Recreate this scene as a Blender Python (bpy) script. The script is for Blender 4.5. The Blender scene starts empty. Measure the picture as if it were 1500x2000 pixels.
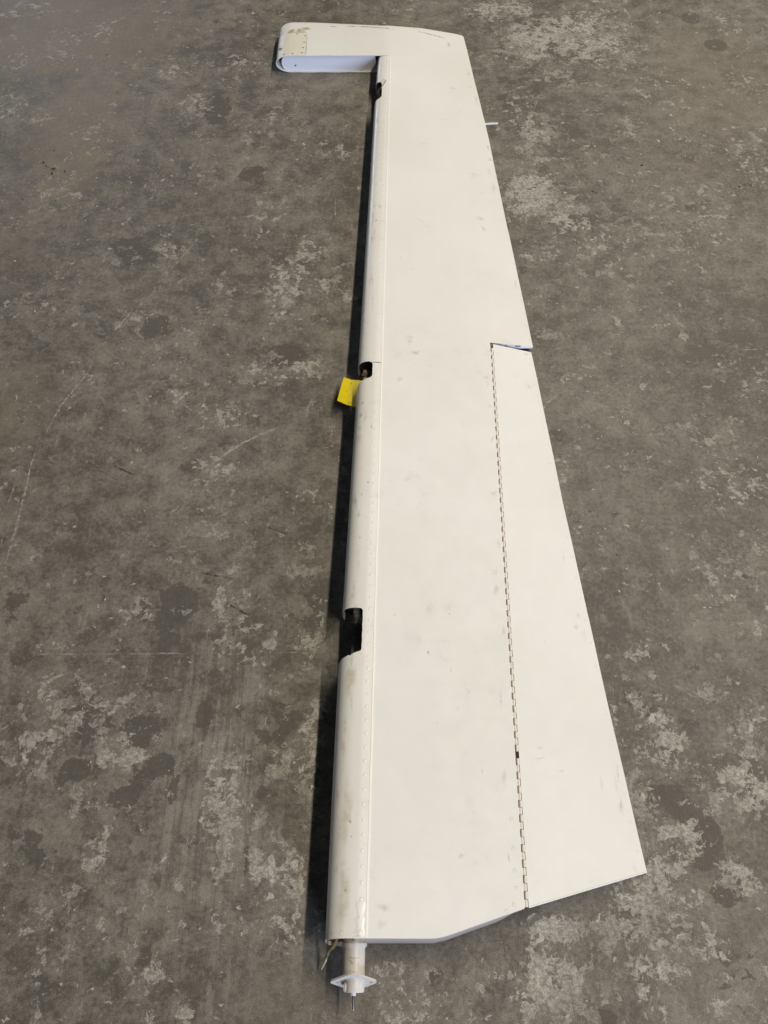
import bpy, bmesh, math, random
import numpy as np
from mathutils import Vector, Matrix

random.seed(7)
rng = np.random.default_rng(7)
sc = bpy.context.scene
COL = sc.collection
R = math.radians

# ------------------------------------------------------------------ camera
cam_d = bpy.data.cameras.new("camera")
cam = bpy.data.objects.new("camera", cam_d)
COL.objects.link(cam)
cam_d.sensor_fit = 'VERTICAL'
cam_d.sensor_height = 36.0
cam_d.lens = 36.0 * 1503.0 / 2000.0
cam_d.clip_start = 0.01
cam_d.clip_end = 200.0
cam.location = (0.0, 0.0, 1.56)
cam.rotation_euler = (R(90.0 - 60.3), 0.0, 0.0)
sc.camera = cam

# ------------------------------------------------------------------ light
world = bpy.data.worlds.new("World")
sc.world = world
world.use_nodes = True
bg = world.node_tree.nodes["Background"]
bg.inputs[0].default_value = (0.75, 0.85, 1.0, 1.0)
bg.inputs[1].default_value = 0.012


def area(name, loc, target, sx, sy, power, col):
    d = bpy.data.lights.new(name, 'AREA')
    d.shape = 'RECTANGLE'
    d.size, d.size_y = sx, sy
    d.energy = power
    d.color = col
    o = bpy.data.objects.new(name, d)
    COL.objects.link(o)
    o.location = loc
    v = Vector(target) - Vector(loc)
    z = -v.normalized()
    y = Vector((0, 1, 0))
    x = y.cross(z).normalized()
    y = z.cross(x)
    o.rotation_euler = Matrix((x, y, z)).transposed().to_euler()
    return o


# the hall's row of tube lamps, hung to the right and running along the hall
area("tube_lamp_row", (3.30, 2.9, 6.0), (0.0, 2.9, 0.0), 0.20, 11.0, 610.0, (1.0, 0.922, 0.80))
# cool daylight through the open hall door far behind the photographer, to the right
area("door_daylight", (6.6, -13.0, 3.4), (0.0, 1.5, 0.0), 3.6, 3.4, 2050.0, (0.62, 0.72, 1.0))
# a second, far door to the left that only the glossy edges pick up
area("far_door_daylight", (-4.5, 9.5, 1.7), (0.0, 1.5, 0.0), 2.6, 2.8, 150.0, (0.66, 0.78, 1.0))

vs = sc.view_settings
vs.view_transform = 'Standard'
vs.look = 'None'
vs.exposure = 0.0
vs.gamma = 1.0
vs.use_curve_mapping = False
sc.cycles.max_bounces = 6


# ------------------------------------------------------------------ material helpers
class NT:
    def __init__(self, name):
        self.m = bpy.data.materials.new(name)
        self.m.use_nodes = True
        self.t = self.m.node_tree
        self.t.nodes.clear()
        self.out = self.t.nodes.new('ShaderNodeOutputMaterial')
        self.p = self.t.nodes.new('ShaderNodeBsdfPrincipled')
        self.t.links.new(self.p.outputs[0], self.out.inputs[0])

    def n(self, kind, **kw):
        nd = self.t.nodes.new(kind)
        for k, v in kw.items():
            setattr(nd, k, v)
        return nd

    def set(self, sock, v):
        if isinstance(v, bpy.types.NodeSocket):
            self.t.links.new(v, sock)
        elif isinstance(v, tuple) and len(v) == 3 and sock.type == 'RGBA':
            sock.default_value = (*v, 1.0)
        else:
            sock.default_value = v

    def coord(self, scale=(1, 1, 1), rot=(0, 0, 0), loc=(0, 0, 0), src='Object'):
        tc = self.n('ShaderNodeTexCoord')
        mp = self.n('ShaderNodeMapping')
        self.t.links.new(tc.outputs[src], mp.inputs[0])
        mp.inputs['Scale'].default_value = scale
        mp.inputs['Rotation'].default_value = rot
        mp.inputs['Location'].default_value = loc
        return mp.outputs[0]

    def noise(self, co, scale, detail=4.0, rough=0.55, dist=0.0):
        nd = self.n('ShaderNodeTexNoise')
        self.t.links.new(co, nd.inputs['Vector'])
        nd.inputs['Scale'].default_value = scale
        nd.inputs['Detail'].default_value = detail
        nd.inputs['Roughness'].default_value = rough
        nd.inputs['Distortion'].default_value = dist
        return nd.outputs[0]

    def math(self, op, a, b=0.0, c=None, clamp=False):
        nd = self.n('ShaderNodeMath', operation=op, use_clamp=clamp)
        self.set(nd.inputs[0], a)
        self.set(nd.inputs[1], b)
        if c is not None:
            self.set(nd.inputs[2], c)
        return nd.outputs[0]

    def ramp(self, v, lo, hi, a=0.0, b=1.0, smooth=True):
        nd = self.n('ShaderNodeMapRange')
        nd.interpolation_type = 'SMOOTHSTEP' if smooth else 'LINEAR'
        nd.clamp = True
        self.set(nd.inputs[0], v)
        for i, q in enumerate((lo, hi, a, b)):
            nd.inputs[i + 1].default_value = q
        return nd.outputs[0]

    def mix(self, fac, a, b, mode='MIX'):
        nd = self.n('ShaderNodeMix', data_type='RGBA', blend_type=mode)
        self.set(nd.inputs[0], fac)
        self.set(nd.inputs[6], a)
        self.set(nd.inputs[7], b)
        return nd.outputs[2]

    def attr(self, name):
        nd = self.n('ShaderNodeAttribute', attribute_name=name)
        return nd.outputs['Fac']

    def bump(self, h, strength, dist):
        nd = self.n('ShaderNodeBump')
        nd.inputs['Strength'].default_value = strength
        nd.inputs['Distance'].default_value = dist
        self.set(nd.inputs['Height'], h)
        return nd.outputs[0]

    def base(self, **kw):
        for k, v in kw.items():
            self.set(self.p.inputs[k.replace('_', ' ')], v)


# ------------------------------------------------------------------ floor material
def concrete():
    k = NT("worn_painted_concrete")
    co = k.coord()
    fl, dk, wm, st = k.attr("flake"), k.attr("dark"), k.attr("warm"), k.attr("streak")
    ov = k.attr("oval")
    # ragged edges: the coordinates of every chip pattern are shaken a little
    wn = k.n('ShaderNodeTexNoise')
    k.t.links.new(co, wn.inputs['Vector'])
    wn.inputs['Scale'].default_value = 34.0
    wn.inputs['Detail'].default_value = 3.0
    wv_ = k.n('ShaderNodeVectorMath', operation='MULTIPLY_ADD')
    k.t.links.new(wn.outputs['Color'], wv_.inputs[0])
    wv_.inputs[1].default_value = (0.030, 0.030, 0.0)
    k.t.links.new(co, wv_.inputs[2])
    cw = wv_.outputs[0]
    # base: old sealed concrete, mottled at several sizes
    nb = k.noise(co, 2.6, 5, 0.66)
    nm = k.noise(cw, 17.0, 6, 0.76)
    nf = k.noise(co, 110.0, 4, 0.74)
    n4 = k.noise(co, 480.0, 2, 0.7)
    fl = k.math('MAXIMUM', fl, k.ramp(k.noise(co, 4.2, 3, 0.6), 0.46, 0.68, 0.0, 0.36))
    tone = k.math('ADD', k.math('MULTIPLY', nb, 0.26), k.math('MULTIPLY', nm, 0.46))
    tone = k.math('ADD', tone, k.math('MULTIPLY', nf, 0.28))
    c = k.mix(k.ramp(tone, 0.44, 0.59, smooth=False), (0.098, 0.088, 0.070), (0.236, 0.214, 0.173))
    # brown tint where the coating has yellowed
    wv = k.math('ADD', wm, k.math('SUBTRACT', k.math('MULTIPLY', nm, 0.5), 0.45))
    c = k.mix(k.math('MULTIPLY', k.ramp(wv, -0.1, 0.6), 0.55), c, (0.205, 0.166, 0.120))
    # scratchy traffic wear, fine lines in three directions
    t1 = k.noise(k.coord(scale=(1.0, 0.06, 1.0), rot=(0, 0, 0.62)), 120.0, 3, 0.6)
    t2 = k.noise(k.coord(scale=(1.0, 0.06, 1.0), rot=(0, 0, -0.25)), 150.0, 3, 0.6)
    tl = k.math('MAXIMUM', k.ramp(t1, 0.58, 0.72), k.ramp(t2, 0.60, 0.74))
    tl = k.math('MULTIPLY', tl, k.ramp(nm, 0.42, 0.6))
    c = k.mix(k.math('MULTIPLY', tl, 0.5), c, (0.285, 0.262, 0.220))
    # drag streaks
    sn = k.noise(k.coord(scale=(1.0, 0.045, 1.0)), 75.0, 4, 0.7)
    sg = k.math('MULTIPLY', st, k.ramp(nm, 0.38, 0.55))
    c = k.mix(k.math('MULTIPLY', k.math('MULTIPLY', sg, k.ramp(sn, 0.48, 0.60)), 0.8), c, (0.255, 0.230, 0.190))
    c = k.mix(k.math('MULTIPLY', k.math('MULTIPLY', st, k.ramp(sn, 0.47, 0.38)), 0.75), c, (0.102, 0.089, 0.072))
    # dark islands of old coating with ragged, sharp edges
    dn = k.noise(cw, 14.0, 5, 0.66)
    dv = k.math('ADD', dn, k.math('MULTIPLY', dk, 0.33))
    dm = k.ramp(dv, 0.645, 0.675)
    c = k.mix(k.math('MULTIPLY', dm, 0.85), c, k.mix(nf, (0.070, 0.062, 0.051), (0.112, 0.101, 0.084)))
    om = k.ramp(k.math('ADD', ov, k.math('MULTIPLY', k.math('SUBTRACT', nm, 0.5), 0.7)), 0.30, 0.55)
    c = k.mix(k.math('MULTIPLY', om, 0.85), c, (0.098, 0.085, 0.066))
    # pale flakes: paint remains and bare cement
    fn = k.noise(cw, 30.0, 6, 0.70)
    fv = k.math('ADD', fn, k.math('MULTIPLY', fl, 0.22))
    fm = k.ramp(fv, 0.622, 0.637)
    fn2 = k.noise(cw, 80.0, 4, 0.62)
    fv2 = k.math('ADD', fn2, k.math('MULTIPLY', fl, 0.16))
    fm2 = k.ramp(fv2, 0.650, 0.675)
    fa = k.math('MAXIMUM', fm, k.math('MULTIPLY', fm2, 0.8))
    fcol = k.mix(k.ramp(nf, 0.38, 0.64), (0.225, 0.208, 0.173), (0.435, 0.410, 0.350))
    rim = k.ramp(k.math('ABSOLUTE', k.math('SUBTRACT', fv, 0.655)), 0.0, 0.02, 1.0, 0.0)
    fcol = k.mix(k.math('MULTIPLY', rim, 0.4), fcol, (0.43, 0.405, 0.345))
    fade = k.math('ADD', k.ramp(k.noise(co, 6.0, 3, 0.6), 0.36, 0.60, 0.20, 0.75), k.math('MULTIPLY', fl, 0.35), clamp=True)
    c = k.mix(k.math('MULTIPLY', fa, fade), c, fcol)
    # bright small chips
    ch = k.noise(cw, 44.0, 3, 0.55)
    cm = k.ramp(k.math('ADD', ch, k.math('MULTIPLY', fl, 0.12)), 0.712, 0.724)
    c = k.mix(k.math('MULTIPLY', cm, 0.75), c, (0.46, 0.435, 0.375))
    # grain
    g = k.ramp(n4, 0.25, 0.75, 0.62, 1.38, smooth=False)
    gm = k.n('ShaderNodeVectorMath', operation='SCALE')
    k.t.links.new(c, gm.inputs[0])
    k.t.links.new(g, gm.inputs['Scale'])
    hgt = k.math('ADD', k.math('MULTIPLY', fm, 0.5), k.math('MULTIPLY', n4, 0.6))
    k.base(Base_Color=gm.outputs[0], Roughness=k.ramp(nm, 0.3, 0.7, 0.5, 0.8), Normal=k.bump(hgt, 0.35, 0.0012))
    k.p.inputs['Specular IOR Level'].default_value = 0.3
    return k.m


def paint(name, base=(0.765, 0.749, 0.692), dirt=0.35, yellow=0.0, rough=0.36, smudge=1.0):
    k = NT(name)
    co = k.coord()
    n1 = k.noise(co, 2.2, 5, 0.6)
    n2 = k.noise(co, 28.0, 7, 0.65, 0.5)
    n3 = k.noise(co, 160.0, 4, 0.7)
    n5 = k.noise(k.coord(scale=(1.0, 0.25, 1.0)), 12.0, 6, 0.6, 0.3)
    c = k.mix(k.ramp(n1, 0.3, 0.7), base, tuple(b * f for b, f in zip(base, (0.93, 0.932, 0.912))))
    c = k.mix(k.math('MULTIPLY', k.ramp(n5, 0.45, 0.75), 0.30 * dirt + 0.10), c, tuple(b * 0.83 for b in base))
    if yellow:
        yv = k.noise(k.coord(scale=(1.0, 0.35, 1.0), loc=(2, 0, 0)), 9.0, 6, 0.65, 0.4)
        c = k.mix(k.math('MULTIPLY', k.ramp(yv, 0.42, 0.66), yellow), c, (0.60, 0.50, 0.30))
    # soft grey hand smudges in loose clusters
    cl = k.ramp(k.noise(k.coord(loc=(4, 2, 0)), 5.0, 3, 0.5), 0.50, 0.66)
    sm = k.math('MULTIPLY', k.ramp(n2, 0.56, 0.74), cl)
    c = k.mix(k.math('MULTIPLY', sm, 0.55 * smudge), c, (0.42, 0.40, 0.355))
    # small dark nicks
    nk = k.noise(k.coord(scale=(1.0, 0.6, 1.0), loc=(9, 4, 1)), 55.0, 2, 0.5, 0.6)
    c = k.mix(k.math('MULTIPLY', k.ramp(nk, 0.755, 0.79), 0.55 * smudge), c, (0.22, 0.20, 0.17))
    c = k.mix(k.math('MULTIPLY', k.ramp(n3, 0.55, 0.8), 0.20 + 0.35 * dirt), c, tuple(b * 0.72 for b in base))
    wav = k.math('ADD', k.math('MULTIPLY', n1, 1.0), k.math('MULTIPLY', n3, 0.012))
    k.base(Base_Color=c, Roughness=k.ramp(n2, 0.3, 0.75, rough - 0.05, rough + 0.14), Normal=k.bump(wav, 0.07, 0.006))
    return k.m


def plain(name, col, rough=0.5, metal=0.0, var=0.25, scale=80.0):
    k = NT(name)
    n = k.noise(k.coord(), scale, 5, 0.65)
    c = k.mix(k.ramp(n, 0.3, 0.7), tuple(q * (1 - var) for q in col), tuple(q * (1 + var) for q in col))
    k.base(Base_Color=c, Roughness=rough, Metallic=metal)
    return k.m


def mark(name, col, amount, scale, stretch=(1, 1, 1), lo=0.36, hi=0.62, soft=0.75):
    """A scuff or stain: colour with noise-eaten, soft edges (edge weight from the 'edge' attribute)."""
    k = NT(name)
    n = k.noise(k.coord(scale=stretch), scale, 5, 0.7)
    e = k.attr("edge")
    a = k.math('MULTIPLY', k.math('MULTIPLY', k.ramp(n, lo, hi), k.ramp(e, 0.0, soft)), amount)
    tr = k.n('ShaderNodeBsdfTransparent')
    mx = k.n('ShaderNodeMixShader')
    k.t.links.new(a, mx.inputs[0])
    k.t.links.new(tr.outputs[0], mx.inputs[1])
    k.t.links.new(k.p.outputs[0], mx.inputs[2])
    k.t.links.new(mx.outputs[0], k.out.inputs[0])
    k.base(Base_Color=col, Roughness=0.6)
    return k.m


M = {}
M['floor'] = concrete()
M['paint'] = paint("white_enamel_paint", dirt=0.12, smudge=0.5, rough=0.55)
M['nose'] = paint("grimy_white_paint", base=(0.80, 0.778, 0.715), dirt=0.25, yellow=0.16, smudge=0.7, rough=0.3)
M['tab'] = paint("white_enamel_paint_tab", base=(0.772, 0.756, 0.698), dirt=0.12, smudge=0.5, rough=0.55)
M['cover'] = paint("yellowed_white_paint", base=(0.745, 0.705, 0.585), dirt=0.25, yellow=0.15, rough=0.4)
M['rib'] = paint("cool_light_tinted_white", base=(0.76, 0.77, 0.81), dirt=0.1, smudge=0.4)  # white paint with the cool daylight's blue cast put into its base colour
M['lip'] = paint("grimy_grey_paint", base=(0.40, 0.36, 0.315), dirt=1.0, smudge=1.5)
M['tube'] = paint("pale_grey_paint", base=(0.64, 0.605, 0.55), dirt=0.8, smudge=1.6)
M['knuckle'] = paint("cream_paint_hinge", base=(0.79, 0.73, 0.64), dirt=0.5, yellow=0.15)
M['bead'] = paint("white_sealant", base=(0.82, 0.79, 0.71), dirt=0.1, smudge=0.3)
M['ring'] = plain("dirt_round_rivets", (0.54, 0.51, 0.44), 0.6)
M['faint'] = plain("faint_dirt_round_rivets", (0.58, 0.55, 0.48), 0.6)
M['grime'] = plain("red_brown_grime", (0.21, 0.085, 0.058), 0.8, var=0.5, scale=150.0)
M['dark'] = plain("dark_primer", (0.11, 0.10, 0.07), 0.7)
M['olive'] = plain("olive_primer", (0.22, 0.18, 0.09), 0.6)
M['steel'] = plain("dull_steel", (0.30, 0.28, 0.25), 0.4, 0.9)
M['darksteel'] = plain("dark_steel", (0.10, 0.085, 0.07), 0.45, 0.7)
M['cord'] = plain("greenish_cord", (0.40, 0.37, 0.21), 0.85)
M['rust'] = plain("rust", (0.24, 0.10, 0.05), 0.8)
M['wire'] = plain("braided_wire", (0.22, 0.19, 0.15), 0.5, 0.5)
M['joint'] = plain("dark_joint_line", (0.16, 0.14, 0.11), 0.8)  # dark colour of the lines where sheets and panels meet
M['scuff'] = mark("dark_scuff", (0.22, 0.20, 0.17), 0.9, 90.0, lo=0.30, hi=0.55, soft=0.6)
M['smudge'] = mark("grey_smudge", (0.50, 0.475, 0.42), 0.30, 60.0, lo=0.25, hi=0.75, soft=1.0)
M['stain'] = mark("yellow_brown_stain", (0.44, 0.33, 0.13), 0.85, 70.0)
M['tagmark'] = mark("brown_tag_smudge", (0.30, 0.20, 0.02), 0.6, 150.0, soft=0.9)
M['soft'] = mark("soft_scuff", (0.33, 0.31, 0.27), 0.55, 90.0, lo=0.25, hi=0.7, soft=1.0)
M['haze'] = mark("faint_yellowing", (0.58, 0.50, 0.34), 0.38, 25.0, lo=0.25, hi=0.7)
M['scratch'] = mark("pale_scratch", (0.50, 0.47, 0.40), 0.62, 60.0, lo=0.38, hi=0.60, soft=0.6)
M['dscratch'] = mark("dark_scratch", (0.060, 0.052, 0.042), 0.8, 70.0, soft=0.5)
M['crack'] = mark("pale_joint", (0.36, 0.33, 0.28), 0.65, 14.0, lo=0.42, hi=0.6, soft=0.5)
M['grit'] = plain("pale_grit", (0.45, 0.42, 0.36), 0.8)
M['dgrit'] = plain("dark_grit", (0.030, 0.026, 0.022), 0.9)


def yellow_mat():
    k = NT("yellow_plastic_sheet")
    n = k.noise(k.coord(), 60.0, 4, 0.6)
    c = k.mix(k.ramp(n, 0.35, 0.7), (0.96, 0.78, 0.010), (0.92, 0.72, 0.010))
    k.base(Base_Color=c, Roughness=0.4)
    tl = k.n('ShaderNodeBsdfTranslucent')
    tl.inputs[0].default_value = (0.9, 0.70, 0.01, 1)
    mx = k.n('ShaderNodeMixShader')
    mx.inputs[0].default_value = 0.15
    k.t.links.new(k.p.outputs[0], mx.inputs[1])
    k.t.links.new(tl.outputs[0], mx.inputs[2])
    k.t.links.new(mx.outputs[0], k.out.inputs[0])
    return k.m


M['yellow'] = yellow_mat()


# ------------------------------------------------------------------ object helpers
def sharp_rims(me):
    """Open edges of a sheet stay crisp when it gets its thickness."""
    cnt = np.zeros(len(me.edges), int)
    le = np.zeros(len(me.loops), int)
    me.loops.foreach_get("edge_index", le)
    np.add.at(cnt, le, 1)
    at = me.attributes.get("sharp_edge") or me.attributes.new("sharp_edge", 'BOOLEAN', 'EDGE')
    cur = np.zeros(len(me.edges), bool)
    at.data.foreach_get("value", cur)
    at.data.foreach_set("value", cur | (cnt < 2))


def link(name, me, mat, parent=None, smooth=35.0):
    mats = mat if isinstance(mat, (list, tuple)) else [mat]
    if not me.materials:
        for m in mats:
            me.materials.append(m)
    if smooth:
        me.polygons.foreach_set("use_smooth", [True] * len(me.polygons))
        me.set_sharp_from_angle(angle=R(smooth))
        sharp_rims(me)
    o = bpy.data.objects.new(name, me)
    COL.objects.link(o)
    if parent is not None:
        o.parent = parent
        o.matrix_parent_inverse = parent_inv(parent)
    return o


def world_of(p):
    m = Matrix.LocRotScale(p.location, p.rotation_euler, p.scale)
    return world_of(p.parent) @ p.matrix_parent_inverse @ m if p.parent is not None else m


def parent_inv(p):
    return world_of(p).inverted()


def from_bm(name, bm, mat, parent=None, smooth=35.0, recalc=True, weld=1e-5):
    if weld:
        bmesh.ops.remove_doubles(bm, verts=bm.verts, dist=weld)
    if recalc:
        bmesh.ops.recalc_face_normals(bm, faces=bm.faces)
    me = bpy.data.meshes.new(name)
    bm.to_mesh(me)
    bm.free()
    return link(name, me, mat, parent, smooth)


def grid_faces(bm, P, keep=None):
    """P[i][j] of Vector -> quads."""
    V = [[bm.verts.new(p) for p in row] for row in P]
    for i in range(len(V) - 1):
        for j in range(len(V[0]) - 1):
            if keep is None or keep(i, j):
                try:
                    bm.faces.new((V[i][j], V[i + 1][j], V[i + 1][j + 1], V[i][j + 1]))
                except ValueError:
                    pass
    return V


def tube(bm, pts, rad, seg=10, cap=True):
    pts = [Vector(p) for p in pts]
    rads = rad if isinstance(rad, (list, tuple)) else [rad] * len(pts)
    rings = []
    for i, p in enumerate(pts):
        d = (pts[min(i + 1, len(pts) - 1)] - pts[max(i - 1, 0)]).normalized()
        up = Vector((0, 0, 1)) if abs(d.z) < 0.9 else Vector((1, 0, 0))
        a = d.cross(up).normalized()
        b = a.cross(d)
        rings.append([bm.verts.new(p + (a * math.cos(t) + b * math.sin(t)) * rads[i])
                      for t in [2 * math.pi * q / seg for q in range(seg)]])
    for r0, r1 in zip(rings, rings[1:]):
        for q in range(seg):
            bm.faces.new((r0[q], r0[(q + 1) % seg], r1[(q + 1) % seg], r1[q]))
    if cap:
        bm.faces.new(rings[0][::-1])
        bm.faces.new(rings[-1])


def solid(o, t, off=-1.0):
    md = o.modifiers.new("sheet_thickness", 'SOLIDIFY')
    md.thickness = t
    md.offset = off
    return o


def tag(o, label, cat, group=None, kind=None):
    if label:
        o["label"] = label
    if cat:
        o["category"] = cat
    if group:
        o["group"] = group
    if kind:
        o["kind"] = kind
    return o


def plate(name, outline, holes, thick, mat, parent, frame):
    """Flat plate with real holes: outline and holes in plane (u, v); frame maps (u, v, w) to the scene."""
    cu = bpy.data.curves.new("outline", 'CURVE')
    cu.dimensions = '2D'
    cu.fill_mode = 'BOTH'
    cu.extrude = thick / 2
    for loop in [outline] + holes:
        s = cu.splines.new('POLY')
        s.points.add(len(loop) - 1)
        for q, (u, v) in zip(s.points, loop):
            q.co = (u, v, 0, 1)
        s.use_cyclic_u = True
    tmp = bpy.data.objects.new("outline", cu)
    me = bpy.data.meshes.new_from_object(tmp)
    bpy.data.objects.remove(tmp)
    for v in me.vertices:
        v.co = frame(v.co)
    me.name = name
    return link(name, me, mat, parent, 30)


def circle(u, v, r, n=16):
    return [(u + r * math.cos(2 * math.pi * q / n), v + r * math.sin(2 * math.pi * q / n)) for q in range(n)]


# ------------------------------------------------------------------ where the floor is worn (metres: x, y, half-width, half-length, weight)
FLAKE = [(-0.745,2.646,0.053,0.045,0.5),(-0.631,2.442,0.06,0.084,0.5),(-0.273,1.616,0.057,0.119,0.6),(-0.221,1.739,0.059,0.084,0.5),(-0.622,1.76,0.044,0.042,0.5),(-0.677,1.501,0.056,0.056,0.35),(-1.288,2.692,0.072,0.062,0.35),(-1.143,2.77,0.073,0.127,0.3),(-1.14,2.386,0.051,0.041,0.4),(-0.947,2.305,0.05,0.08,0.35),(-0.499,2.676,0.089,0.092,0.4),(-0.409,1.175,0.077,0.04,0.55),(-0.333,1.31,0.08,0.043,0.5),(-0.407,1.011,0.056,0.051,0.5),(-0.224,0.836,0.024,0.011,0.5),(-0.535,0.646,0.045,0.048,0.45),(-0.184,0.757,0.046,0.051,0.5),(-0.344,0.634,0.044,0.095,0.45),(-0.152,0.564,0.027,0.057,0.55),(-0.201,1.321,0.053,0.034,0.6),(-0.552,1.253,0.079,0.05,0.3),(-0.635,0.422,0.094,0.063,0.55),(-0.526,0.331,0.061,0.025,0.7),(-0.524,0.444,0.042,0.026,0.6),(-0.305,0.254,0.049,0.122,0.6),(-0.191,0.312,0.05,0.049,0.5),(-0.147,0.331,0.025,0.118,0.6),(-0.533,0.155,0.024,0.052,0.6),(-0.189,0.129,0.057,0.052,0.6),(-0.24,0.173,0.019,0.071,0.6),(-0.697,0.331,0.061,0.049,0.45),(-0.428,-0.033,0.053,0.046,0.35),(-0.135,0.412,0.021,0.062,0.5),(-0.174,0.046,0.046,0.04,0.4),(-0.614,0.046,0.027,0.01,0.5),(-0.572,0.254,0.03,0.028,0.4),(-0.348,-0.093,0.035,0.015,0.4),(0.514,2.834,0.11,0.13,0.8),(0.702,2.867,0.185,0.164,0.75),(0.812,2.739,0.108,0.078,0.6),(0.438,3.036,0.133,0.07,0.7),(0.6,2.616,0.071,0.09,0.5),(0.48,2.47,0.069,0.085,0.4),(0.5,2.319,0.075,0.094,0.65),(0.472,2.201,0.065,0.064,0.6),(0.453,2.005,0.094,0.106,0.85),(0.539,1.936,0.077,0.091,0.75),(0.798,2.305,0.066,0.106,0.35),(0.843,1.913,0.184,0.136,0.35),(0.956,2.017,0.047,0.047,0.45),(1.006,1.959,0.062,0.092,0.4),(0.649,1.846,0.121,0.11,0.4),(0.459,1.76,0.059,0.063,0.45),(0.565,1.656,0.029,0.04,0.45),(1.224,2.571,0.087,0.074,0.4),(1.166,2.176,0.065,0.126,0.4),(0.919,2.527,0.104,0.116,0.3),(0.441,1.445,0.034,0.018,0.6),(0.435,1.033,0.019,0.03,0.4),(0.593,1.011,0.025,0.015,0.5),(0.844,0.974,0.073,0.058,0.4),(0.746,0.745,0.08,0.076,0.4),(0.542,0.553,0.033,0.023,0.6),(0.847,0.783,0.023,0.039,0.5),(0.515,0.454,0.026,0.021,0.7),(0.539,0.412,0.041,0.021,0.6),(0.56,0.351,0.051,0.04,0.7),(0.662,0.454,0.063,0.021,0.45),(0.722,0.486,0.021,0.011,0.6),(0.727,0.371,0.041,0.061,0.7),(0.493,0.254,0.03,0.056,0.7),(0.672,0.264,0.069,0.057,0.6),(0.724,0.273,0.03,0.057,0.7),(0.526,0.164,0.038,0.044,0.65),(0.577,0.181,0.038,0.036,0.65),(0.648,0.112,0.038,0.042,0.6),(0.484,0.087,0.074,0.05,0.7),(0.31,0.03,0.055,0.032,0.7),(0.291,-0.056,0.062,0.053,0.85),(0.41,0.03,0.055,0.04,0.65),(0.5,0.022,0.055,0.04,0.65),(0.473,-0.025,0.054,0.031,0.65),(0.571,0.014,0.036,0.032,0.55),(0.449,-0.063,0.018,0.022,0.6),(0.587,-0.078,0.035,0.03,0.45),(0.47,-0.093,0.026,0.015,0.6)]
DARK = [(-0.553,2.428,0.048,0.078,0.8),(-0.406,2.096,0.045,0.044,0.85),(-0.724,1.749,0.059,0.059,0.85),(-0.616,1.463,0.042,0.041,0.85),(-0.25,1.37,0.051,0.032,1.1),(-0.457,0.646,0.05,0.084,0.75),(-0.497,0.616,0.033,0.071,0.5),(-0.484,0.386,0.046,0.033,1.1),(-0.364,0.417,0.016,0.026,1.1),(-0.443,0.317,0.04,0.021,0.8),(-0.406,0.269,0.012,0.038,0.7),(-0.579,0.402,0.036,0.062,0.6),(-0.583,0.312,0.05,0.024,0.6),(-0.503,0.254,0.049,0.033,0.6),(-0.654,0.181,0.058,0.036,0.5),(-0.145,0.658,0.034,0.06,0.7),(-0.216,0.391,0.052,0.041,0.6),(-0.418,-0.01,0.016,0.017,0.95),(-0.794,0.658,0.028,0.042,0.7),(-0.256,0.146,0.014,0.035,0.6),(-0.227,0.264,0.025,0.019,0.6),(0.542,0.254,0.039,0.033,0.85),(0.609,0.173,0.043,0.044,0.85),(0.625,0.095,0.023,0.021,0.85),(0.459,2.616,0.088,0.18,0.35),(0.362,1.656,0.072,0.121,0.35),(0.443,1.109,0.051,0.062,0.3),(0.572,0.422,0.062,0.052,0.4),(0.296,-0.01,0.027,0.016,0.4),(0.623,-0.033,0.053,0.038,0.4),(0.373,-0.1,0.035,0.015,0.4)]
OVAL = [(1.131,2.984,0.032,0.034,1.0),(1.184,2.808,0.037,0.035,1.0),(0.926,1.947,0.019,0.021,0.8),(0.963,2.176,0.028,0.028,0.5),(0.77,2.345,0.013,0.014,0.5)]
WARM = [(-1.152,2.9,0.409,0.267,0.9),(-1.002,2.332,0.15,0.324,0.7),(-0.988,2.101,0.096,0.147,0.8),(-1.072,1.846,0.121,0.265,0.45),(-0.944,1.188,0.103,0.161,0.6),(-0.84,0.96,0.097,0.143,0.3),(1.147,2.616,0.229,0.361,0.5),(0.976,2.201,0.244,0.385,0.3),(-0.132,-0.071,0.132,0.059,0.5)]
STREAK = [(-0.334,0.331,0.091,0.258,1.0),(-0.383,0.173,0.067,0.178,0.7),(-0.312,-0.033,0.071,0.076,0.6)]
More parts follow.
